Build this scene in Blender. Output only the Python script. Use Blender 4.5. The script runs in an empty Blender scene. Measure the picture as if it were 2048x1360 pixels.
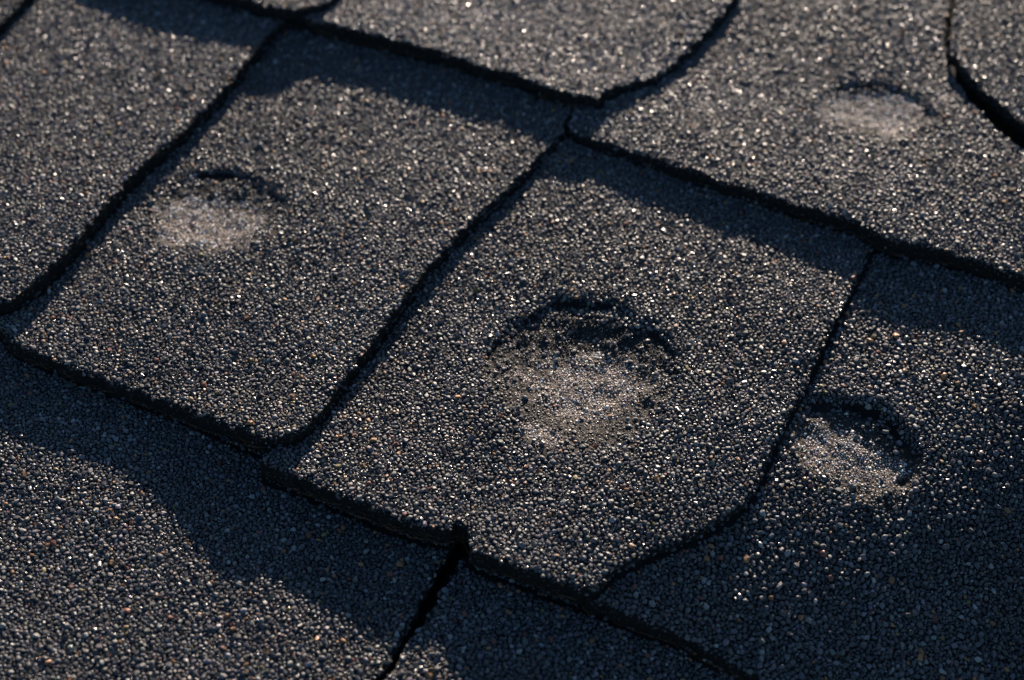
import bpy, math, random
import numpy as np
from mathutils import Vector, Matrix
from mathutils.geometry import delaunay_2d_cdt

SC = bpy.context.scene
COL = SC.collection
rng = np.random.default_rng(7)
random.seed(7)

# ------------------------------------------------------------------ camera
ELEV = math.radians(48.0)
DIST = 0.50
CAM = np.array([0.0, -DIST * math.cos(ELEV), DIST * math.sin(ELEV)])
FWD = -CAM / np.linalg.norm(CAM)
RIGHT = np.array([1.0, 0.0, 0.0])
UP = np.cross(RIGHT, FWD)
TANX = 0.30                                    # half frame width / distance
cd = bpy.data.cameras.new('camera')
cam = bpy.data.objects.new('camera', cd)
COL.objects.link(cam)
cam.location = CAM
cam.rotation_euler = (math.pi / 2 - ELEV, 0, 0)
cd.sensor_width = 36.0
cd.lens = 18.0 / TANX
cd.clip_start = 0.01
cd.clip_end = 100.0
cd.dof.use_dof = True
cd.dof.focus_distance = 0.470
cd.dof.aperture_fstop = 10.0
cd.dof.aperture_blades = 0
SC.camera = cam
SC.cycles.max_bounces = 4

# ------------------------------------------------------------------ light
SUN_EL = math.radians(10.3)
SUN_AZ = math.atan2(0.986, 0.165)               # direction TOWARDS the sun, from +X
sun_dir = Vector((math.cos(SUN_AZ) * math.cos(SUN_EL), math.sin(SUN_AZ) * math.cos(SUN_EL), math.sin(SUN_EL)))
sl = bpy.data.lights.new('sun', 'SUN')
sl.energy = 5.0
sl.angle = math.radians(0.6)
sl.color = (1.0, 0.845, 0.70)
so = bpy.data.objects.new('sun', sl)
COL.objects.link(so)
so.rotation_euler = (-sun_dir).to_track_quat('-Z', 'Y').to_euler()

world = bpy.data.worlds.new('World')
SC.world = world
world.use_nodes = True
wn = world.node_tree
sky = wn.nodes.new('ShaderNodeTexSky')
sky.sky_type = 'NISHITA'
sky.sun_disc = False
sky.ozone_density = 3.8
sky.dust_density = 0.5
sky.sun_elevation = SUN_EL
sky.sun_rotation = math.pi / 2 - SUN_AZ
bg = wn.nodes['Background']
bg.inputs['Strength'].default_value = 0.064
wn.links.new(sky.outputs['Color'], bg.inputs['Color'])

SC.view_settings.view_transform = 'Standard'
SC.view_settings.look = 'None'
SC.view_settings.exposure = 1.2
SC.view_settings.gamma = 1.0
SC.view_settings.use_curve_mapping = False

# ------------------------------------------------------------------ geometry helpers
def ground_point(px, py, h=0.0):
    """point at height h (metres) that stands at this place of the 2048 x 1360 survey grid"""
    px = np.asarray(px, float); py = np.asarray(py, float)
    sx = (px - 1024) / 1024 * TANX
    sy = -(py - 680) / 1024 * TANX
    d = FWD[None, :] + sx.reshape(-1, 1) * RIGHT[None, :] + sy.reshape(-1, 1) * UP[None, :]
    h = np.broadcast_to(np.asarray(h, float), px.shape).reshape(-1)
    t = (h - CAM[2]) / d[:, 2]
    return (CAM[None, :] + t[:, None] * d)[:, :2]

def grid_place(p, z):
    d = np.column_stack([p, np.broadcast_to(z, len(p))]) - CAM
    f = d @ FWD
    return 1024 + (d @ RIGHT) / f / TANX * 1024, 680 - (d @ UP) / f / TANX * 1024

class Spline:
    """thin plate spline for the gentle bow of a shingle"""
    def __init__(self, pts, vals, lam=2e-3):
        self.p = pts * 10
        n = len(pts)
        d = np.linalg.norm(self.p[:, None] - self.p[None], axis=2)
        K = self.k(d) + lam * np.eye(n)
        P = np.column_stack([np.ones(n), self.p])
        A = np.zeros((n + 3, n + 3)); A[:n, :n] = K; A[:n, n:] = P; A[n:, :n] = P.T
        self.w = np.linalg.solve(A, np.concatenate([vals, np.zeros(3)]))
    @staticmethod
    def k(d):
        return np.where(d > 1e-9, d * d * np.log(np.maximum(d, 1e-9)), 0)
    def __call__(self, q):
        q = q * 10
        out = np.empty(len(q))
        for i in range(0, len(q), 20000):
            c = q[i:i + 20000]
            d = np.linalg.norm(c[:, None] - self.p[None], axis=2)
            out[i:i + 20000] = self.k(d) @ self.w[:-3] + self.w[-3] + c @ self.w[-2:]
        return out

_perm = rng.random((256, 256))
def vnoise(x, y):
    xi = np.floor(x).astype(int); yi = np.floor(y).astype(int)
    fx = x - xi; fy = y - yi
    fx = fx * fx * (3 - 2 * fx); fy = fy * fy * (3 - 2 * fy)
    g = lambda a, b: _perm[a & 255, b & 255]
    return (g(xi, yi) * (1 - fx) + g(xi + 1, yi) * fx) * (1 - fy) + (g(xi, yi + 1) * (1 - fx) + g(xi + 1, yi + 1) * fx) * fy
def fbm(p, s, o=3, off=0.0):
    v = 0; a = 0.5
    for i in range(o):
        v = v + a * vnoise(p[:, 0] * s + 31.7 * i + off, p[:, 1] * s + 17.3 * i + off); s *= 2; a *= 0.5
    return v / (1 - 0.5 ** o)
def sstep(a, b, x):
    t = np.clip((x - a) / (b - a), 0, 1)
    return t * t * (3 - 2 * t)

def inside(poly, p):
    r = np.zeros(len(p), bool)
    x, y = p[:, 0], p[:, 1]
    j = len(poly) - 1
    for i in range(len(poly)):
        xi, yi = poly[i]; xj, yj = poly[j]
        if yi != yj:
            c = ((yi > y) != (yj > y)) & (x < (xj - xi) * (y - yi) / (yj - yi) + xi)
            r ^= c
        j = i
    return r
def poly_dist(poly, p):
    d = np.full(len(p), 1e9)
    j = len(poly) - 1
    for i in range(len(poly)):
        a = poly[j]; b = poly[i]; ab = b - a
        t = np.clip(((p - a) @ ab) / max(ab @ ab, 1e-12), 0, 1)
        d = np.minimum(d, np.linalg.norm(p - (a + t[:, None] * ab), axis=1))
        j = i
    return d

# added bend: roof falls away past this line to shade its lower right
BEND_A, BEND_B = ground_point([2048, 900], [665, 1090])
_t = (BEND_B - BEND_A) / np.linalg.norm(BEND_B - BEND_A)
BEND_N = np.array([-_t[1], _t[0]])
if BEND_N[1] > 0: BEND_N = -BEND_N
def shade_bend(p):
    d = np.maximum(0, (p - BEND_A) @ BEND_N)
    R = 0.050
    return sstep(-0.012, 0.055, p[:, 0]) * np.where(d < R, 2.6 * d * d, 2.6 * (R * R + 2 * R * (d - R)))

# hail dents:  centre, half sizes on the survey grid, depth, bearing of the steep wall
class Dent:
    def __init__(self, c, rx, ry, depth, steep=0.06, rot=0.0, arcs=((-10, 170, 1.0),), wall=0.0004, torn=0.001):
        self.c = ground_point([c[0]], [c[1]], 0.004)[0]
        e = ground_point([c[0] + rx, c[0]], [c[1], c[1] - ry], 0.004)
        self.rx = np.linalg.norm(e[0] - self.c); self.ry = np.linalg.norm(e[1] - self.c)
        self.depth = depth; self.steep = steep; self.rot = rot; self.arcs = arcs; self.wall = wall; self.torn = torn
    def local(self, p):
        q = p - self.c
        c, s = math.cos(-self.rot), math.sin(-self.rot)
        return (q[:, 0] * c - q[:, 1] * s) / self.rx, (q[:, 0] * s + q[:, 1] * c) / self.ry
    def crack_zone(self, p):
        u, v = self.local(p)
        r = np.hypot(u, v) * (0.90 + 0.22 * fbm(p, 75, 3, 9.0)) + 0.14 * (fbm(p, 190, 2, 13.0) - .5)
        an = np.degrees(np.arctan2(v, u)); an = np.where(an < -90, an + 360, an)
        m = np.zeros(len(p))
        for a, b, k in self.arcs:
            m = np.maximum(m, k * sstep(a - 14, a + 10, an) * (1 - sstep(b - 10, b + 14, an)))
        wid = self.steep * (0.35 + 0.9 * fbm(p, 75, 2, 41.0))
        return m * np.exp(-((r - 0.93) / wid) ** 2) * np.clip(0.35 + 1.25 * fbm(p, 110, 2, 21.0), 0, 1.15)
    def inner(self, p):
        u, v = self.local(p)
        return 1 - sstep(0.70, 1.0, np.hypot(u, v) * (0.90 + 0.22 * fbm(p, 75, 3, 9.0)) + 0.35 * (fbm(p, 240, 2, 51.0) - .5))
    def drop(self, p):
        u, v = self.local(p)
        r = np.hypot(u, v)
        r = r * (0.90 + 0.22 * fbm(p, 75, 3, 9.0))
        up = sstep(-0.25, 0.60, (v + 0.25 * u) / np.maximum(r, 1e-3))       # 1 on the uphill side
        bowl = 1 - sstep(0.28, 1.0, r)
        crack = self.crack_zone(p)
        shelf = up * (1 - sstep(0.86, 0.99, r)) * sstep(0.1, 0.8, r)
        lip = 0.05 * np.exp(-((r - 1.12) / 0.10) ** 2)
        rough = (fbm(p, 210, 3, 3.0) - .5) * (1 - sstep(.75, 1.05, r))
        return self.depth * (bowl - lip) + self.wall * shelf + self.torn * crack + 0.0011 * rough

# ------------------------------------------------------------------ materials
def new_mat(name):
    m = bpy.data.materials.new(name); m.use_nodes = True
    return m, m.node_tree.nodes, m.node_tree.links, m.node_tree.nodes['Principled BSDF']

def granule_material(name, spec=0.42, bump=0.35):
    m, N, L, P = new_mat(name)
    at = N.new('ShaderNodeAttribute'); at.attribute_name = 'granule_colour'
    tc = N.new('ShaderNodeTexCoord')
    nz = N.new('ShaderNodeTexNoise'); nz.inputs['Scale'].default_value = 2600; nz.inputs['Detail'].default_value = 3
    L.new(tc.outputs['Object'], nz.inputs['Vector'])
    mr = N.new('ShaderNodeMapRange'); mr.inputs['To Min'].default_value = 0.55; mr.inputs['To Max'].default_value = 1.45
    L.new(nz.outputs['Fac'], mr.inputs['Value'])
    mx = N.new('ShaderNodeMix'); mx.data_type = 'RGBA'; mx.blend_type = 'MULTIPLY'; mx.inputs['Factor'].default_value = 1.0
    L.new(at.outputs['Color'], mx.inputs['A']); L.new(mr.outputs['Result'], mx.inputs['B'])
    L.new(mx.outputs['Result'], P.inputs['Base Color'])
    L.new(at.outputs['Alpha'], P.inputs['Roughness'])
    P.inputs['Specular IOR Level'].default_value = spec
    bp = N.new('ShaderNodeBump'); bp.inputs['Strength'].default_value = bump; bp.inputs['Distance'].default_value = 0.0003
    L.new(nz.outputs['Fac'], bp.inputs['Height']); L.new(bp.outputs['Normal'], P.inputs['Normal'])
    return m
M_GRAN = granule_material('mineral_granules')
M_TAN = granule_material('bruised_granules', 0.4, 0.45)

def mat_material():
    """asphalt of the shingle itself, bruised tan where the attribute says the coating is gone"""
    m, N, L, P = new_mat('asphalt_mat')
    tc = N.new('ShaderNodeTexCoord')
    vo = N.new('ShaderNodeTexVoronoi'); vo.inputs['Scale'].default_value = 750
    L.new(tc.outputs['Object'], vo.inputs['Vector'])
    nz = N.new('ShaderNodeTexNoise'); nz.inputs['Scale'].default_value = 900; nz.inputs['Detail'].default_value = 5
    L.new(tc.outputs['Object'], nz.inputs['Vector'])
    cr = N.new('ShaderNodeValToRGB')
    cr.color_ramp.elements[0].color = (0.004, 0.0038, 0.0036, 1); cr.color_ramp.elements[1].color = (0.016, 0.0145, 0.013, 1)
    L.new(nz.outputs['Fac'], cr.inputs['Fac'])
    at = N.new('ShaderNodeAttribute'); at.attribute_name = 'bruise'
    ct = N.new('ShaderNodeValToRGB')
    ct.color_ramp.elements[0].color = (0.05, 0.034, 0.024, 1); ct.color_ramp.elements[1].color = (0.40, 0.29, 0.22, 1)
    ct.color_ramp.elements[0].position = 0.30; ct.color_ramp.elements[1].position = 0.65
    L.new(nz.outputs['Fac'], ct.inputs['Fac'])
    mx = N.new('ShaderNodeMix'); mx.data_type = 'RGBA'
    L.new(at.outputs['Fac'], mx.inputs['Factor']); L.new(cr.outputs['Color'], mx.inputs['A']); L.new(ct.outputs['Color'], mx.inputs['B'])
    L.new(mx.outputs['Result'], P.inputs['Base Color'])
    P.inputs['Roughness'].default_value = 0.85; P.inputs['Specular IOR Level'].default_value = 0.2
    ad = N.new('ShaderNodeMath'); ad.operation = 'MULTIPLY_ADD'; ad.inputs[1].default_value = -0.8
    L.new(vo.outputs['Distance'], ad.inputs[0]); L.new(nz.outputs['Fac'], ad.inputs[2])
    bp = N.new('ShaderNodeBump'); bp.inputs['Strength'].default_value = 0.8; bp.inputs['Distance'].default_value = 0.0006
    L.new(ad.outputs['Value'], bp.inputs['Height']); L.new(bp.outputs['Normal'], P.inputs['Normal'])
    return m
M_MAT = mat_material()

def plain_noise_material(name, c0, c1, scale, rough, bump=0.3):
    m, N, L, P = new_mat(name)
    tc = N.new('ShaderNodeTexCoord')
    nz = N.new('ShaderNodeTexNoise'); nz.inputs['Scale'].default_value = scale; nz.inputs['Detail'].default_value = 5
    L.new(tc.outputs['Object'], nz.inputs['Vector'])
    cr = N.new('ShaderNodeValToRGB')
    cr.color_ramp.elements[0].color = (*c0, 1); cr.color_ramp.elements[1].color = (*c1, 1)
    cr.color_ramp.elements[0].position = 0.3; cr.color_ramp.elements[1].position = 0.7
    L.new(nz.outputs['Fac'], cr.inputs['Fac']); L.new(cr.outputs['Color'], P.inputs['Base Color'])
    P.inputs['Roughness'].default_value = rough
    bp = N.new('ShaderNodeBump'); bp.inputs['Strength'].default_value = bump; bp.inputs['Distance'].default_value = 0.001
    L.new(nz.outputs['Fac'], bp.inputs['Height']); L.new(bp.outputs['Normal'], P.inputs['Normal'])
    return m
M_FELT = plain_noise_material('tarred_felt', (0.006, 0.006, 0.006), (0.018, 0.017, 0.016), 300, 0.9)
M_FIBRE = plain_noise_material('brown_fibre', (0.05, 0.022, 0.008), (0.17, 0.08, 0.03), 200, 0.7)
M_HAIR = plain_noise_material('grey_fibre', (0.08, 0.07, 0.06), (0.2, 0.18, 0.15), 200, 0.6)

# ------------------------------------------------------------------ object helpers
def mesh_obj(name, verts, faces, mat, parent=None, smooth=True):
    me = bpy.data.meshes.new(name)
    verts = np.asarray(verts, np.float32)
    me.vertices.add(len(verts)); me.vertices.foreach_set('co', verts.ravel())
    if isinstance(faces, np.ndarray):
        n, k = faces.shape
        me.loops.add(n * k); me.loops.foreach_set('vertex_index', faces.astype(np.int32).ravel())
        me.polygons.add(n); me.polygons.foreach_set('loop_start', np.arange(0, n * k, k, dtype=np.int32))
    else:
        me.clear_geometry(); me.from_pydata([tuple(v) for v in verts], [], faces)
    me.update(calc_edges=True)
    me.validate()
    if smooth: me.polygons.foreach_set('use_smooth', np.ones(len(me.polygons), bool))
    me.materials.append(mat)
    o = bpy.data.objects.new(name, me); COL.objects.link(o)
    if parent: o.parent = parent
    return o

# ------------------------------------------------------------------ packing of granules (one periodic tile)
TILE = 0.13
def pack(n_try, r_mean, r_sig, r_min, r_max, tight):
    rad = np.clip(np.exp(rng.normal(math.log(r_mean), r_sig, n_try)), r_min, r_max)
    fine = rng.random(n_try) < 0.55
    rad[fine] = rng.uniform(0.00021, 0.00030, fine.sum())
    rad = -np.sort(-rad)
    cell = 2 * r_max * tight
    n = int(TILE / cell); cell = TILE / n
    grid = {}
    out = []
    P = rng.random((n_try, 2)) * TILE
    for k in range(n_try):
        x, y = P[k]; r = rad[k]
        i, j = int(x / cell), int(y / cell)
        ok = True
        for a in (-1, 0, 1):
            for b in (-1, 0, 1):
                for (x2, y2, r2) in grid.get(((i + a) % n, (j + b) % n), ()):
                    dx = abs(x - x2); dy = abs(y - y2)
                    if dx > TILE / 2: dx = TILE - dx
                    if dy > TILE / 2: dy = TILE - dy
                    m = tight * (r + r2)
                    if dx * dx + dy * dy < m * m: ok = False; break
                if not ok: break
            if not ok: break
        if ok:
            grid.setdefault((i % n, j % n), []).append((x, y, r)); out.append((x, y, r))
    return np.array(out)
PACK = pack(190000, 0.00046, 0.30, 0.00030, 0.00105, 0.80)

def spread(lo, hi, seed, scale=1.0):
    """granule seats over a rectangle: the tile repeated, mirrored by seed"""
    r = np.random.default_rng(seed)
    t = PACK.copy() * scale
    T = TILE * scale
    if r.random() < .5: t[:, 0] = T - t[:, 0]
    if r.random() < .5: t[:, 1] = T - t[:, 1]
    if r.random() < .5: t[:, [0, 1]] = t[:, [1, 0]]
    off = r.random(2) * T
    out = []
    for i in range(int(math.floor((lo[0] - off[0]) / T)), int(math.ceil((hi[0] - off[0]) / T)) + 1):
        for j in range(int(math.floor((lo[1] - off[1]) / T)), int(math.ceil((hi[1] - off[1]) / T)) + 1):
            q = t.copy(); q[:, 0] += off[0] + i * T; q[:, 1] += off[1] + j * T
            m = (q[:, 0] > lo[0]) & (q[:, 0] < hi[0]) & (q[:, 1] > lo[1]) & (q[:, 1] < hi[1])
            out.append(q[m])
    return np.vstack(out)

RING = 5
def stones(name, xy, z, nrm, rad, col, mat, parent, seed, flat=(0.45, 0.85), sink=0.15):
    """small rounded stones: apex and two rings each, all different"""
    r = np.random.default_rng(seed)
    n = len(xy)
    a0 = r.random(n) * 2 * math.pi
    ang = a0[:, None] + (np.arange(RING)[None] + r.uniform(-.40, .40, (n, RING))) * 2 * math.pi / RING
    asp = r.uniform(0.78, 1.28, n)
    th = r.random(n) * math.pi
    hgt = rad * r.uniform(flat[0], flat[1], n)
    loc = np.zeros((n, 1 + 2 * RING, 3))
    loc[:, 0, 2] = hgt * r.uniform(0.85, 1.05, n)
    loc[:, 0, :2] = rad[:, None] * r.uniform(-.18, .18, (n, 2))
    k1 = rad[:, None] * r.uniform(0.52, 0.92, (n, RING)); k2 = rad[:, None] * r.uniform(0.85, 1.15, (n, RING))
    loc[:, 1:1 + RING, 0] = k1 * np.cos(ang); loc[:, 1:1 + RING, 1] = k1 * np.sin(ang)
    loc[:, 1:1 + RING, 2] = hgt[:, None] * r.uniform(0.60, 1.0, (n, RING))
    ang2 = ang + math.pi / RING
    loc[:, 1 + RING:, 0] = k2 * np.cos(ang2); loc[:, 1 + RING:, 1] = k2 * np.sin(ang2)
    loc[:, 1 + RING:, 2] = -hgt[:, None] * r.uniform(0.1, 0.45, (n, RING))
    # stretch
    c, s = np.cos(th)[:, None], np.sin(th)[:, None]
    u = (loc[:, :, 0] * c + loc[:, :, 1] * s) * asp[:, None]; v = (-loc[:, :, 0] * s + loc[:, :, 1] * c) / asp[:, None]
    loc[:, :, 0] = u * c - v * s; loc[:, :, 1] = u * s + v * c
    # tilt to the surface, a little at random
    nn = nrm + np.column_stack([r.normal(0, .25, n), r.normal(0, .25, n), np.zeros(n)])
    nn /= np.linalg.norm(nn, axis=1)[:, None]
    tx = np.column_stack([nn[:, 2], np.zeros(n), -nn[:, 0]]); tx /= np.linalg.norm(tx, axis=1)[:, None]
    ty = np.cross(nn, tx)
    P = loc[:, :, 0:1] * tx[:, None] + loc[:, :, 1:2] * ty[:, None] + loc[:, :, 2:3] * nn[:, None]
    P[:, :, 0] += xy[:, 0:1]; P[:, :, 1] += xy[:, 1:2]
    P[:, :, 2] += (z + sink * rad * r.uniform(-1, 1.6, n))[:, None]
    f = []
    for i in range(RING):
        j = (i + 1) % RING
        f.append((0, 1 + i, 1 + j))
        f.append((1 + i, 1 + RING + i, 1 + j))
        f.append((1 + j, 1 + RING + i, 1 + RING + j))
    f = np.array(f)
    F = (f[None] + (np.arange(n) * (1 + 2 * RING))[:, None, None]).reshape(-1, 3)
    o = mesh_obj(name, P.reshape(-1, 3), F, mat, parent)
    at = o.data.attributes.new('granule_colour', 'FLOAT_COLOR', 'POINT')
    at.data.foreach_set('color', np.repeat(col, 1 + 2 * RING, axis=0).astype(np.float32).ravel())
    sm = np.repeat(r.random(n) < 0.20, len(f))                  # some worn round, some still sharp
    o.data.polygons.foreach_set('use_smooth', sm)
    o['kind'] = 'stuff'
    return o

def dark_palette(n, seed, tone, shine=0.2):
    r = np.random.default_rng(seed)
    v = np.exp(r.normal(math.log(0.082), 0.36, n)) * tone
    c = np.column_stack([v * 1.05, v * 0.98, v * 0.99])
    c *= 1 + r.normal(0, .05, (n, 3))
    k = r.random(n)
    pale = k < 0.035
    c[pale] = (r.uniform(.16, .34, pale.sum())[:, None]) * np.array([1.0, .95, .88])
    tan = (k >= 0.035) & (k < 0.047)
    c[tan] = (r.uniform(.6, 1.2, tan.sum())[:, None]) * np.array([.30, .15, .065])
    red = (k >= 0.047) & (k < 0.055)
    c[red] = (r.uniform(.6, 1.2, red.sum())[:, None]) * np.array([.19, .075, .05])
    olive = (k >= 0.055) & (k < 0.058)
    c[olive] = (r.uniform(.6, 1.1, olive.sum())[:, None]) * np.array([.20, .16, .06])
    rough = np.where(r.random(n) < shine, r.uniform(.18, .34, n), r.uniform(.42, .72, n))
    return np.column_stack([np.clip(c, .008, .6), rough]), tan | red | olive
def tan_palette(n, seed, bare):
    r = np.random.default_rng(seed)
    v = np.exp(r.normal(math.log(0.52), 0.55, n))
    c = v[:, None] * np.array([1.0, .83, .71]) * (1 + r.normal(0, .06, (n, 3)))
    dk = r.random(n) > bare * 1.05 - .12
    c[dk] = r.uniform(.015, .065, dk.sum())[:, None] * np.array([1.1, .97, .88])
    return np.column_stack([np.clip(c, .008, .7), r.uniform(.4, .7, n)])

# ------------------------------------------------------------------ the shingles
ROOF = bpy.data.objects.new('shingle_roof', None)
COL.objects.link(ROOF)
ROOF['label'] = 'hail-dented roof of dark grey mineral-granule asphalt shingles in low sun'
ROOF['category'] = 'roof'
ROOF['kind'] = 'thing'

MARGIN = (-180, -95, 2230, 1455)
SHINGLES = {}
SEAM = {'B': 0.0013}
TONE = {'I': 1.45, 'H': 1.08, 'F': 1.05, 'B': 0.97, 'C': 1.08, 'D': 1.0, 'A': 1.02, 'E': 0.95, 'J': 1.1}   # bundles differ a little in blend; sunlit brightness of I painted into its colour

def resample(poly, step):
    out = []
    for i in range(len(poly)):
        a = poly[i]; b = poly[(i + 1) % len(poly)]
        n = max(1, int(np.linalg.norm(b - a) / step))
        for k in range(n): out.append(a + (b - a) * k / n)
    return np.array(out)

class Shingle:
    def __init__(self, key, label, outline, heights, thick, dents=(), patches=(), covers=(), fibre=None, big=0.93):
        self.tone = TONE.get(key, 1.0)
        self.key = key; self.label = label; self.thick = thick; self.dents = dents; self.patches = patches
        self.covers = covers; self.fibre = fibre; self.big = big
        hp = np.array(heights, float)
        hz = hp[:, 2] * 1e-3
        pts = ground_point(hp[:, 0], hp[:, 1], hz)
        self.sp = Spline(pts, hz)
        ol = np.array(outline, float)
        h = np.zeros(len(ol)); p = ground_point(ol[:, 0], ol[:, 1], h)
        for _ in range(6):
            h = 0.5 * h + 0.5 * (self.sp(p) - shade_bend(p)); p = ground_point(ol[:, 0], ol[:, 1], h)
        self.poly = p
        SHINGLES[key] = self
    def base(self, p):
        return self.sp(p) - shade_bend(p) + 0.0005 * (fbm(p, 35, 2, 3.0 * ord(self.key) % 50) - .5) * 2
    def height(self, p):
        h = self.base(p)
        for d in self.dents: h = h - d.drop(p)
        return h
    def normal(self, p):
        e = 0.0005
        dx = (self.height(p + [e, 0]) - self.height(p - [e, 0])) / (2 * e)
        dy = (self.height(p + [0, e]) - self.height(p - [0, e])) / (2 * e)
        n = np.column_stack([-dx, -dy, np.ones(len(p))])
        return n / np.linalg.norm(n, axis=1)[:, None]
    def bruise(self, p):
        w = np.zeros(len(p))
        for (c, rx, ry, s, rot) in self.patches:
            q = p - c
            cc, ss = math.cos(-rot), math.sin(-rot)
            u = (q[:, 0] * cc - q[:, 1] * ss) / rx; v = (q[:, 0] * ss + q[:, 1] * cc) / ry
            r = np.hypot(u, v)
            w = np.maximum(w, 1.15 * s * (1 - sstep(0.0, 1.3, r + 0.9 * (fbm(p, 130, 3, 5.0) - .5))))
        return np.minimum(w, 1)
    def crumbled(self, p):
        w = self.bruise(p)
        for d in self.dents: w = np.maximum(w, 0.88 * d.inner(p))
        return w

def patch(c, rx, ry, s=1.0, rot=0.0):
    q = ground_point([c[0], c[0] + rx, c[0]], [c[1], c[1], c[1] - ry], 0.004)
    return (q[0], np.linalg.norm(q[1] - q[0]), np.linalg.norm(q[2] - q[0]), s, rot)

H_R = [(575, 42), (535, 72), (508, 108), (472, 150), (436, 192), (396, 235), (360, 268), (320, 303), (280, 338), (240, 378), (200, 424), (160, 474), (120, 519), (80, 560), (45, 588), (20, 601), (0, 605)]
A_R = [(1118, 272), (1085, 308), (1050, 346), (1000, 393), (950, 438), (905, 483), (860, 530), (818, 588), (785, 630), (752, 678), (720, 718), (690, 752), (668, 788), (645, 823), (615, 853), (585, 871), (555, 880)]
A_B = [(530, 878), (480, 862), (420, 839), (350, 812), (280, 786), (220, 764), (150, 737), (80, 710), (35, 690), (10, 672), (0, 655)]
B_R = [(1740, 505), (1721, 546), (1690, 601), (1666, 645), (1645, 693), (1615, 758), (1600, 785), (1578, 828), (1560, 865), (1545, 900), (1530, 935), (1514, 968), (1490, 1008), (1462, 1030), (1433, 1047), (1382, 1074), (1348, 1088), (1312, 1100), (1261, 1121), (1222, 1143), (1202, 1166), (1186, 1178)]
B_B = [(1159, 1179), (1124, 1168), (1073, 1150), (1022, 1127), (977, 1113), (942, 1098), (934, 1058), (914, 1046), (899, 1060), (868, 1058), (817, 1044), (765, 1027), (721, 1005), (680, 993), (640, 975), (600, 957), (560, 945), (535, 936), (525, 926), (532, 910)]
E_B = [(1165, 1190), (1186, 1199), (1227, 1222), (1278, 1241), (1330, 1260), (1377, 1277), (1399, 1294), (1450, 1321), (1485, 1340), (1519, 1357), (1600, 1400), (1750, 1470), (2300, 1720)]
I_B = [(590, 32), (640, 46), (680, 56), (750, 70), (817, 87), (890, 108), (964, 132), (1030, 150), (1066, 161), (1077, 171), (1124, 185), (1176, 197), (1193, 200), (1206, 186), (1244, 171), (1290, 161), (1318, 151), (1347, 128), (1380, 97), (1410, 65), (1440, 35), (1460, 5), (1480, -25), (1560, -160), (1620, -280)]
F_B = [(1135, 248), (1140, 262), (1193, 284), (1261, 304), (1320, 322), (1400, 348), (1480, 375), (1560, 400), (1640, 425), (1715, 444), (1755, 468), (1800, 485), (1861, 495), (1929, 512), (1981, 527), (2048, 556), (2200, 620), (2450, 720)]
C_R = [(915, 1070), (899, 1100), (882, 1134), (861, 1168), (841, 1203), (824, 1237), (806, 1271), (783, 1320), (752, 1362), (705, 1440), (620, 1600)]
D_L = [(940, 1095), (933, 1107), (912, 1141), (892, 1168), (871, 1203), (851, 1237), (827, 1268), (810, 1288), (795, 1320), (776, 1355), (730, 1440), (645, 1600)]

def shift(pts, dx, dy): return [(x + dx, y + dy) for x, y in pts]

d_big = Dent((1166, 755), 206, 162, 0.0027, 0.085, 0.10, ((-4, 46, 1.0), (50, 178, .95)), 0.0007, 0.0008)
d_left = Dent((420, 425), 155, 88, 0.0012, 0.085, -0.18, ((30, 118, 1.0),), 0.0003, 0.0009)
d_right = Dent((1704, 886), 146, 92, 0.0019, 0.15, -0.72, ((2, 175, 1.0),), 0.0011, 0.0020)
d_far = Dent((1752, 225), 112, 64, 0.0012, 0.09, -0.30, ((79, 139, .95), (9, 57, .7)), 0.0004, 0.0009)

Shingle('C', 'shingle in the lower left corner, half in the stepped shadow of the course above',
        C_R + [(-400, 1650), (-400, 480), (-100, 570), (300, 700), (560, 800), (900, 1000)],
        [(0, 720, 0), (540, 920, 0), (900, 1080, 0.3), (0, 1360, 3.6), (500, 1360, 2.6), (780, 1360, 2.2), (-380, 1600, 5.5), (-380, 560, -.3), (300, 1000, 1.0), (600, 1600, 4)],
        0.0050, covers=('A', 'B'))
Shingle('D', 'shaded shingle at the bottom edge, right of the narrow black gap',
        D_L + [(2450, 1950), (2450, 1640), (1750, 1380), (1550, 1285), (1250, 1150), (950, 1030)],
        [(930, 1090, 0.0), (1500, 1330, 0), (800, 1360, 2.0), (1300, 1500, 2.5), (2200, 1700, 1), (1100, 1300, .9)],
        0.0050, covers=('B', 'E'), big=1.03)
Shingle('E', 'blue-shaded shingle filling the lower right, with a rimmed hail dent at its left edge',
        E_B + [(2450, 1780), (2450, 560), (2048, 470), (1800, 400), (1700, 380), (1640, 560), (1560, 740), (1490, 860), (1430, 960), (1330, 1030), (1190, 1110)],
        [(1190, 1190, 5.6), (1380, 1090, 4.8), (1500, 1010, 3.7), (1610, 800, 1.6), (1730, 540, .2), (2048, 600, 0.6), (1380, 1280, 5.0), (1520, 1356, 4.8), (1800, 900, 2.0), (2048, 1000, 1.5), (2300, 1600, 2)],
        0.0050, dents=(d_right,), patches=(patch((1708, 897), 150, 82, 1.1, -0.72),), covers=('B', 'F'), fibre=(0, 11), big=1.03)
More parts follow.
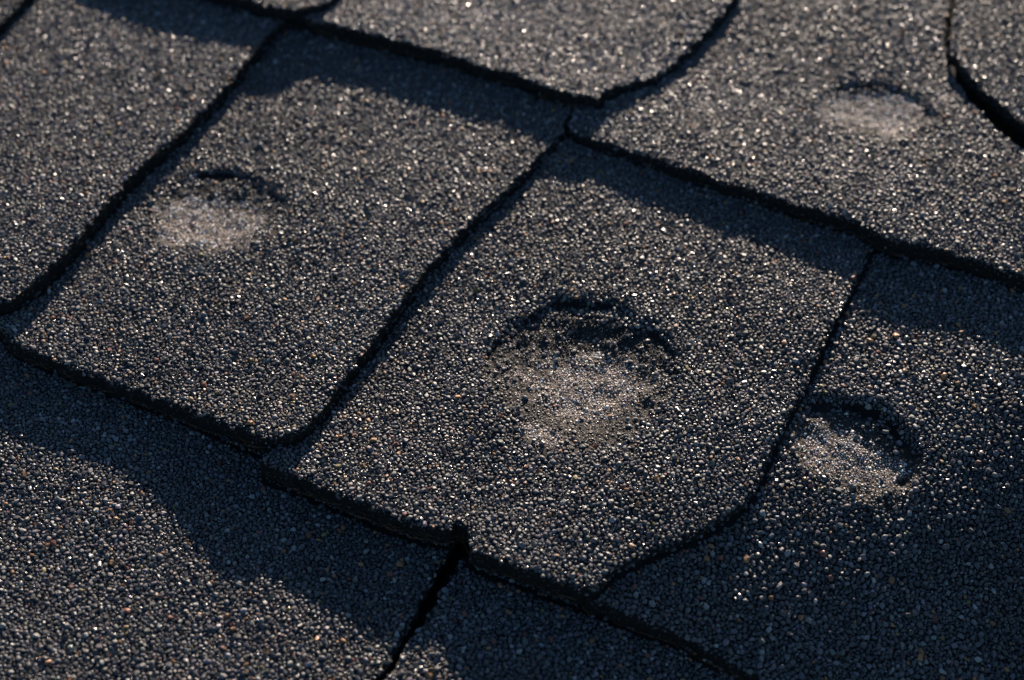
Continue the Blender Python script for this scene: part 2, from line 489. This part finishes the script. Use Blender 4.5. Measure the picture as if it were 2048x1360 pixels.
Shingle('B', 'middle shingle with the largest hail dent, bared tan at its floor',
        B_R + B_B + [(545, 868), (600, 780), (700, 640), (830, 450), (1050, 230), (1120, 180), (1400, 240), (1800, 380)],
        [(1130, 300, .8), (1400, 380, 1.0), (1700, 490, 1.2), (860, 560, 1.8), (690, 790, 4.0), (600, 870, 6.0), (525, 925, 6.6), (700, 1000, 7.4), (900, 1060, 8.0), (1060, 1150, 8.3), (1190, 1178, 8.1), (1370, 1078, 7.0), (1490, 1010, 5.8), (1600, 790, 4.0), (1715, 550, 2.2), (1170, 755, 4.8)],
        0.0058, dents=(d_big,), patches=(patch((1170, 768), 165, 80, 1.15, 0.0), patch((1160, 765), 240, 130, .30, 0.0), patch((1090, 880), 80, 36, .95, -0.35), patch((1285, 770), 75, 55, .6, 0.2)), covers=('A', 'F', 'I'), fibre=(22, 41))
Shingle('A', 'left shingle with a tan hail dent near its upper left side',
        A_R + A_B + [(-40, 625), (-40, 540), (180, 330), (420, 60), (560, -60), (1200, 110)],
        [(10, 665, 5.5), (200, 755, 5.8), (400, 830, 6.8), (560, 880, 9.6), (690, 755, 7.6), (860, 530, 5.6), (1000, 395, 4.2), (1115, 275, 3.3), (100, 560, 4.2), (300, 340, 2.0), (560, 70, 0.0), (850, 100, .5), (500, 500, 4.0)],
        0.0056, dents=(d_left,), patches=(patch((412, 446), 145, 62, 1.5, -0.1), patch((415, 430), 190, 95, .4, -0.1), patch((525, 440), 45, 40, .5, 0)), covers=('H', 'I', 'J'), fibre=(17, 27))
Shingle('H', 'upper left shingle without a dent, its long right edge over the dented one',
        H_R + [(-30, 600), (-150, 565), (-400, 480), (-400, 150), (-80, -20), (150, -200), (300, -260), (700, -120)],
        [(30, 600, 9.4), (200, 425, 7.6), (360, 270, 5.8), (530, 75, 4.0), (-330, 490, 9.0), (100, 200, 4.6), (0, 50, 3.0), (300, 0, 2.0), (600, -100, 1.2)],
        0.0054, covers=('K', 'J'))
Shingle('K', 'shingle of which only a sliver shows in the upper left corner',
        [(90, -50), (62, -18), (45, 3), (20, 30), (0, 48), (-40, 85), (-100, 140), (-240, 270), (-330, 340), (-420, 320), (-420, -260), (250, -260)],
        [(45, 0, 6.2), (0, 48, 6.6), (-300, 330, 9), (-200, -150, 3), (200, -200, 3)],
        0.0040)
Shingle('F', 'right shingle with a small tan hail dent far from the camera',
        F_B + [(2450, 600), (2200, 420), (2060, 310), (1990, 250), (1935, 195), (1912, 160), (1899, 128), (1892, 104), (1888, 74), (1892, 42), (1901, 0), (1906, -40), (1916, -260), (1480, -260), (1430, -60), (1370, 20), (1320, 85), (1240, 125), (1165, 165)],
        [(1140, 262, 3.8), (1320, 322, 4.9), (1560, 400, 5.5), (1720, 445, 6.5), (1860, 495, 6.6), (2048, 556, 6.2), (1400, 60, 1.5), (1330, 140, 2.4), (1700, 0, 2.0), (1900, 100, 3.2), (2040, 245, 5.0), (1750, 225, 3.6), (1220, 190, 3.6)],
        0.0056, dents=(d_far,), patches=(patch((1752, 222), 130, 52, 1.8, -0.28), patch((1755, 228), 160, 70, .35, -0.28),), covers=('I', 'G'), fibre=(0, 15))
Shingle('I', 'bright sunlit shingle at the top, ending in a blunt point',
        I_B + [(700, -280), (620, -150), (540, -20)],
        [(600, 40, 5.8), (850, 100, 6.6), (1060, 160, 7.2), (1190, 198, 7.8), (1310, 155, 5.6), (1380, 97, 4.8), (1460, 5, 4.0), (900, -100, 1.6), (1300, -100, 2.0)],
        0.0054, covers=('J',), fibre=(0, 12))
Shingle('J', 'shingle corner poking in at the top edge, left of the bright pointed one',
        [(583, 20), (620, 15), (650, 6), (682, -20), (800, -140), (930, -280), (60, -280), (60, -150), (200, -90), (330, -45), (480, -2), (550, 16)],
        [(583, 20, 8.6), (480, 0, 8.4), (300, -60, 7.2), (680, -20, 7.0), (800, -150, 4.5), (400, -250, 3.0)],
        0.0044)
Shingle('G', 'shingle in the upper right corner with a bevelled left edge',
        [(1930, -260), (1918, -40), (1913, 0), (1903, 45), (1900, 75), (1904, 106), (1930, 143), (1963, 178), (2015, 221), (2048, 246), (2200, 360), (2450, 520), (2450, -260)],
        [(1905, 80, 6.6), (1915, 0, 6.2), (2048, 245, 7.6), (2000, 0, 6.2), (2300, 400, 10), (2100, -150, 4)],
        0.0040)

def build(s, seed):
    poly = resample(s.poly, 0.0011)
    jit = (fbm(poly, 420, 3, seed) - .5) * 0.0022 + (fbm(poly, 120, 2, seed + 3) - .5) * 0.0007
    tang = np.roll(poly, -1, 0) - np.roll(poly, 1, 0)
    tang /= np.maximum(np.linalg.norm(tang, axis=1), 1e-9)[:, None]
    poly = poly + np.column_stack([-tang[:, 1], tang[:, 0]]) * jit[:, None]
    lo, hi = poly.min(0), poly.max(0)
    g = 0.0024
    gx, gy = np.meshgrid(np.arange(lo[0], hi[0], g), np.arange(lo[1], hi[1], g))
    q = np.column_stack([gx.ravel(), gy.ravel()]) + np.random.default_rng(seed).uniform(-.3, .3, (gx.size, 2)) * g
    for d in s.dents:                       # finer mesh in the dents
        e = 0.0010
        w = max(d.rx, d.ry) * 1.2
        ax, ay = np.meshgrid(np.arange(d.c[0] - w, d.c[0] + w, e), np.arange(d.c[1] - w, d.c[1] + w, e))
        z = np.column_stack([ax.ravel(), ay.ravel()])
        far = np.linalg.norm(q - d.c, axis=1) > w * 1.0
        z = z[np.linalg.norm(z - d.c, axis=1) < w]
        q = np.vstack([q[far], z + np.random.default_rng(seed + 1).uniform(-.2, .2, z.shape) * e])
    m = inside(poly, q)
    q = q[m]
    q = q[poly_dist(poly, q) > 0.0008]
    pts = [Vector(v) for v in np.vstack([poly, q])]
    n = len(poly)
    r = delaunay_2d_cdt(pts, [], [list(range(n))], 1, 1e-7)
    V = np.array([tuple(v) for v in r[0]]); F = np.array([f for f in r[2] if len(f) == 3])
    # orientation
    a, b, c = V[F[:, 0]], V[F[:, 1]], V[F[:, 2]]
    cr = (b[:, 0] - a[:, 0]) * (c[:, 1] - a[:, 1]) - (b[:, 1] - a[:, 1]) * (c[:, 0] - a[:, 0])
    F[cr < 0] = F[cr < 0][:, ::-1]
    ed = {}
    for f in F:
        for k in range(3): ed[(f[k], f[(k + 1) % 3])] = 1
    bd = [e for e in ed if (e[1], e[0]) not in ed]
    top = np.column_stack([V, s.height(V)])
    ring = sorted({i for e in bd for i in e})
    idx = {v: k for k, v in enumerate(ring)}
    rv = top[ring]
    nv = len(V); nr = len(ring)
    rr = np.random.default_rng(seed + 5)
    rows = []
    for k, f in enumerate((0.33, 0.66, 1.0)):
        w = rv.copy(); w[:, 2] -= s.thick * f
        cc = V.mean(0)
        w[:, :2] += rr.normal(0, .00022, (nr, 2))
        rows.append(w)
    under = np.column_stack([V, s.base(V) - s.thick - 0.0003])
    allv = np.vstack([top] + rows + [under])
    faces = [tuple(f) for f in F]
    lev = [lambda i: i] + [lambda i, k=k: nv + k * nr + idx[i] for k in range(3)]
    for (i, j) in bd:
        for k in range(3):
            faces.append((lev[k](j), lev[k](i), lev[k + 1](i))); faces.append((lev[k](j), lev[k + 1](i), lev[k + 1](j)))
        u = nv + 3 * nr
        faces.append((lev[3](j), lev[3](i), u + i)); faces.append((lev[3](j), u + i, u + j))
    u = nv + 3 * nr
    faces += [(u + f[0], u + f[2], u + f[1]) for f in F]
    o = mesh_obj('shingle', allv, np.array(faces), M_MAT, ROOF)
    o['label'] = s.label
    br = np.zeros(len(allv)); br[:nv] = 0.28 * s.bruise(V)
    at = o.data.attributes.new('bruise', 'FLOAT', 'POINT'); at.data.foreach_set('value', br.astype(np.float32))
    # ---- granules
    seats = spread(lo - .001, hi + .001, seed, s.big)
    p = seats[:, :2]
    z = s.base(p)
    sx, sy = grid_place(p, z)
    k = (sx > MARGIN[0]) & (sx < MARGIN[2]) & (sy > MARGIN[1]) & (sy < MARGIN[3])
    seats = seats[k]; p = seats[:, :2]
    k = inside(poly, p); seats = seats[k]; p = seats[:, :2]
    for ck in s.covers:
        cp = SHINGLES[ck].poly
        pd = poly_dist(cp, p)
        hid = (inside(cp, p) & (pd > 0.0025)) | (~inside(cp, p) & (pd < SEAM.get(ck, 0.0009) + 0.0009 * (fbm(p, 300, 2, 2.0) - .5)))
        seats = seats[~hid]; p = seats[:, :2]
    for d in s.dents:                       # granules have fallen out of the torn rim
        k = d.crack_zone(p) < 0.84
        seats = seats[k]; p = seats[:, :2]
    w = s.crumbled(p)
    rr = np.random.default_rng(seed + 9)
    inb = w > rr.random(len(w)) * 0.85 + 0.12
    sp, rad = p[~inb], seats[~inb, 2]
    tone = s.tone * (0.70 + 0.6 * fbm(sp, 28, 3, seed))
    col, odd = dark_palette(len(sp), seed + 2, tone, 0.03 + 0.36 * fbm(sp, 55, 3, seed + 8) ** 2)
    rad = rad * np.where(odd, np.maximum(1.1, np.minimum(1.7, 0.00062 / rad)), 1.0)
    zz = s.height(sp) + 0.00008; nn = s.normal(sp)
    ed = poly_dist(poly, sp)
    zz = zz - 0.0007 * rr.random(len(sp)) * (1 - sstep(0, 0.0013, ed))
    # granules pressed into the cut face, thinning out towards its foot
    cnt = np.repeat(np.arange(len(poly)), 2)
    tg = np.roll(poly, -1, 0) - np.roll(poly, 1, 0); tg /= np.maximum(np.linalg.norm(tg, axis=1), 1e-9)[:, None]
    area = 0.5 * np.sum(poly[:, 0] * np.roll(poly[:, 1], -1) - np.roll(poly[:, 0], -1) * poly[:, 1])
    outw = np.column_stack([tg[:, 1], -tg[:, 0]]) * (1 if area > 0 else -1)
    wp = poly[cnt] + tg[cnt] * rr.uniform(-.0005, .0005, (len(cnt), 1))
    dz = s.thick * rr.random(len(cnt)) ** 1.6 * 0.7
    wx, wy = grid_place(wp, 0.004)
    k = (wx > MARGIN[0]) & (wx < MARGIN[2]) & (wy > MARGIN[1]) & (wy < MARGIN[3])
    for ck in s.covers: k &= ~inside(SHINGLES[ck].poly, wp)
    wp, dz, wo = wp[k], dz[k], outw[cnt][k]
    wr = rr.uniform(.00020, .00040, len(wp))
    wc, _ = dark_palette(len(wp), seed + 12, 0.4, 0.1)
    sp = np.vstack([sp, wp]); zz = np.concatenate([zz, s.height(wp) - dz]); rad = np.concatenate([rad, wr]); col = np.vstack([col, wc])
    nn = np.vstack([nn, np.column_stack([wo, np.full(len(wp), .35)])])
    g = stones('granules', sp, zz, nn, rad, col, M_GRAN, o, seed + 3)
    if s.patches:
        t = spread(lo, hi, seed + 20, 0.52); q = t[:, :2]
        near = np.zeros(len(q), bool)
        for d in s.dents: near |= np.linalg.norm(q - d.c, axis=1) < 1.2 * max(d.rx, d.ry)
        for (c, rx, ry, st, rot) in s.patches: near |= np.linalg.norm(q - c, axis=1) < 1.5 * max(rx, ry)
        t = t[near]; q = t[:, :2]
        m = inside(poly, q); t = t[m]; q = t[:, :2]
        for ck in s.covers:
            m = inside(SHINGLES[ck].poly, q) & (poly_dist(SHINGLES[ck].poly, q) > 0.004)
            t = t[~m]; q = t[:, :2]
        w = s.crumbled(q)
        keep = (w > rr.random(len(w)) * .85 + .08) & (rr.random(len(w)) < 0.92)
        t = t[keep]; q = t[:, :2]
        b = stones('hail_bruise', q, s.height(q) - 0.0001, s.normal(q), t[:, 2] * rr.uniform(.8, 1.15, len(q)), tan_palette(len(q), seed + 4, s.bruise(q)), M_TAN, o, seed + 6, flat=(0.5, 0.9))
        b['label'] = 'pale tan bruise of crushed granules on the dent floor'
    return o

def fibres(s, o, pts, seed, n_per=1.0):
    """frayed brown fibres of the felt core showing along the lower edge"""
    r = np.random.default_rng(seed)
    ax = np.array([a for a, b in pts], float); ay = np.array([b for a, b in pts], float)
    h = np.zeros(len(ax)); gp = ground_point(ax, ay, h)
    for _ in range(6):
        h = 0.5 * h + 0.5 * s.base(gp); gp = ground_point(ax, ay, h)
    path = resample(gp, 0.0012)
    path = path[:np.argmin(np.linalg.norm(path - gp[-1], axis=1)) + 1]
    V = []; F = []
    for k in range(len(path) - 3):
        for rep in range(2):
            if r.random() > 0.4: continue
            a = path[k] + r.normal(0, .0003, 2); b = path[min(k + r.integers(2, 5), len(path) - 1)] + r.normal(0, .0004, 2)
            if np.linalg.norm(b - a) > .008: continue
            out = np.array([-(b - a)[1], (b - a)[0]]); out /= max(np.linalg.norm(out), 1e-9)
            if out[1] > 0: out = -out
            drop = s.thick * r.uniform(.55, .98)
            seg = 5; base = len(V)
            rad = r.uniform(.00004, .00008)
            for i in range(seg + 1):
                t = i / seg
                c = a + (b - a) * t + out * (0.0003 + 0.0009 * math.sin(math.pi * t) * r.uniform(.4, 1))
                z = s.base(((a + (b - a) * t)[None]))[0] - drop + r.normal(0, .0001)
                for q in range(4):
                    an = q * math.pi / 2
                    V.append((c[0] + out[0] * rad * math.cos(an), c[1] + out[1] * rad * math.cos(an), z + rad * math.sin(an)))
            for i in range(seg):
                for q in range(4):
                    q2 = (q + 1) % 4
                    F.append((base + i * 4 + q, base + i * 4 + q2, base + i * 4 + 4 + q2)); F.append((base + i * 4 + q, base + i * 4 + 4 + q2, base + i * 4 + 4 + q))
    if V:
        f = mesh_obj('frayed_fibres', np.array(V), np.array(F), M_FIBRE, o)
        f['kind'] = 'stuff'; f['label'] = 'thin brown fibres fraying along the lower edge'

EDGES = {'A': A_B, 'B': B_B, 'E': E_B[:11], 'F': F_B[:16], 'I': I_B[:12]}
for i, (k, s) in enumerate(SHINGLES.items()):
    o = build(s, 100 + 37 * i)
    if k in EDGES: fibres(s, o, EDGES[k], 500 + i)

# roof deck under the shingles, seen only through the gaps
gx = np.linspace(-0.30, 0.34, 40); gy = np.linspace(-0.24, 0.36, 40)
X, Y = np.meshgrid(gx, gy)
P = np.column_stack([X.ravel(), Y.ravel()])
Z = -0.009 - shade_bend(P)
top = np.column_stack([P, Z]); bot = np.column_stack([P, Z - 0.012])
F = []
n = 40
for i in range(n - 1):
    for j in range(n - 1):
        a = i * n + j
        F.append((a, a + 1, a + n + 1, a + n)); F.append((a + n * n, a + n + n * n, a + n + 1 + n * n, a + 1 + n * n))
for j in range(n - 1):
    for a, b in ((j + 1, j), (n * (n - 1) + j, n * (n - 1) + j + 1), (j * n, (j + 1) * n), ((j + 1) * n + n - 1, j * n + n - 1)):
        F.append((a, b, b + n * n, a + n * n))
deck = mesh_obj('roof_deck', np.vstack([top, bot]), np.array(F), M_FELT, ROOF)

# stray hair-thin fibre lying on the lower left shingle
s = SHINGLES['C']
pp = ground_point([-6, 10, 26, 45, 64], [812, 792, 780, 764, 748], 0.001)
V = []; F = []
ts = np.linspace(0, 4, 25)
for i, t in enumerate(ts):
    k = min(int(t), 3); f = t - k
    c = pp[k] * (1 - f) + pp[k + 1] * f + np.array([0.0002 * math.sin(t * 3.1), 0.0002 * math.cos(t * 2.3)])
    z = s.height(c[None])[0] + 0.0009
    for q in range(5):
        an = q * 2 * math.pi / 5
        V.append((c[0] + .00009 * math.cos(an), c[1], z + .00009 * math.sin(an)))
for i in range(24):
    for q in range(5):
        q2 = (q + 1) % 5
        F.append((i * 5 + q, i * 5 + q2, i * 5 + 5 + q2, i * 5 + 5 + q))
fb = mesh_obj('stray_fibre', np.array(V), np.array(F), M_HAIR)
fb['label'] = 'hair-thin grey fibre lying in the shade at the left picture edge'
fb['category'] = 'fibre'

print('TRIS', sum(len(o.data.polygons) for o in SC.objects if o.type == 'MESH'))
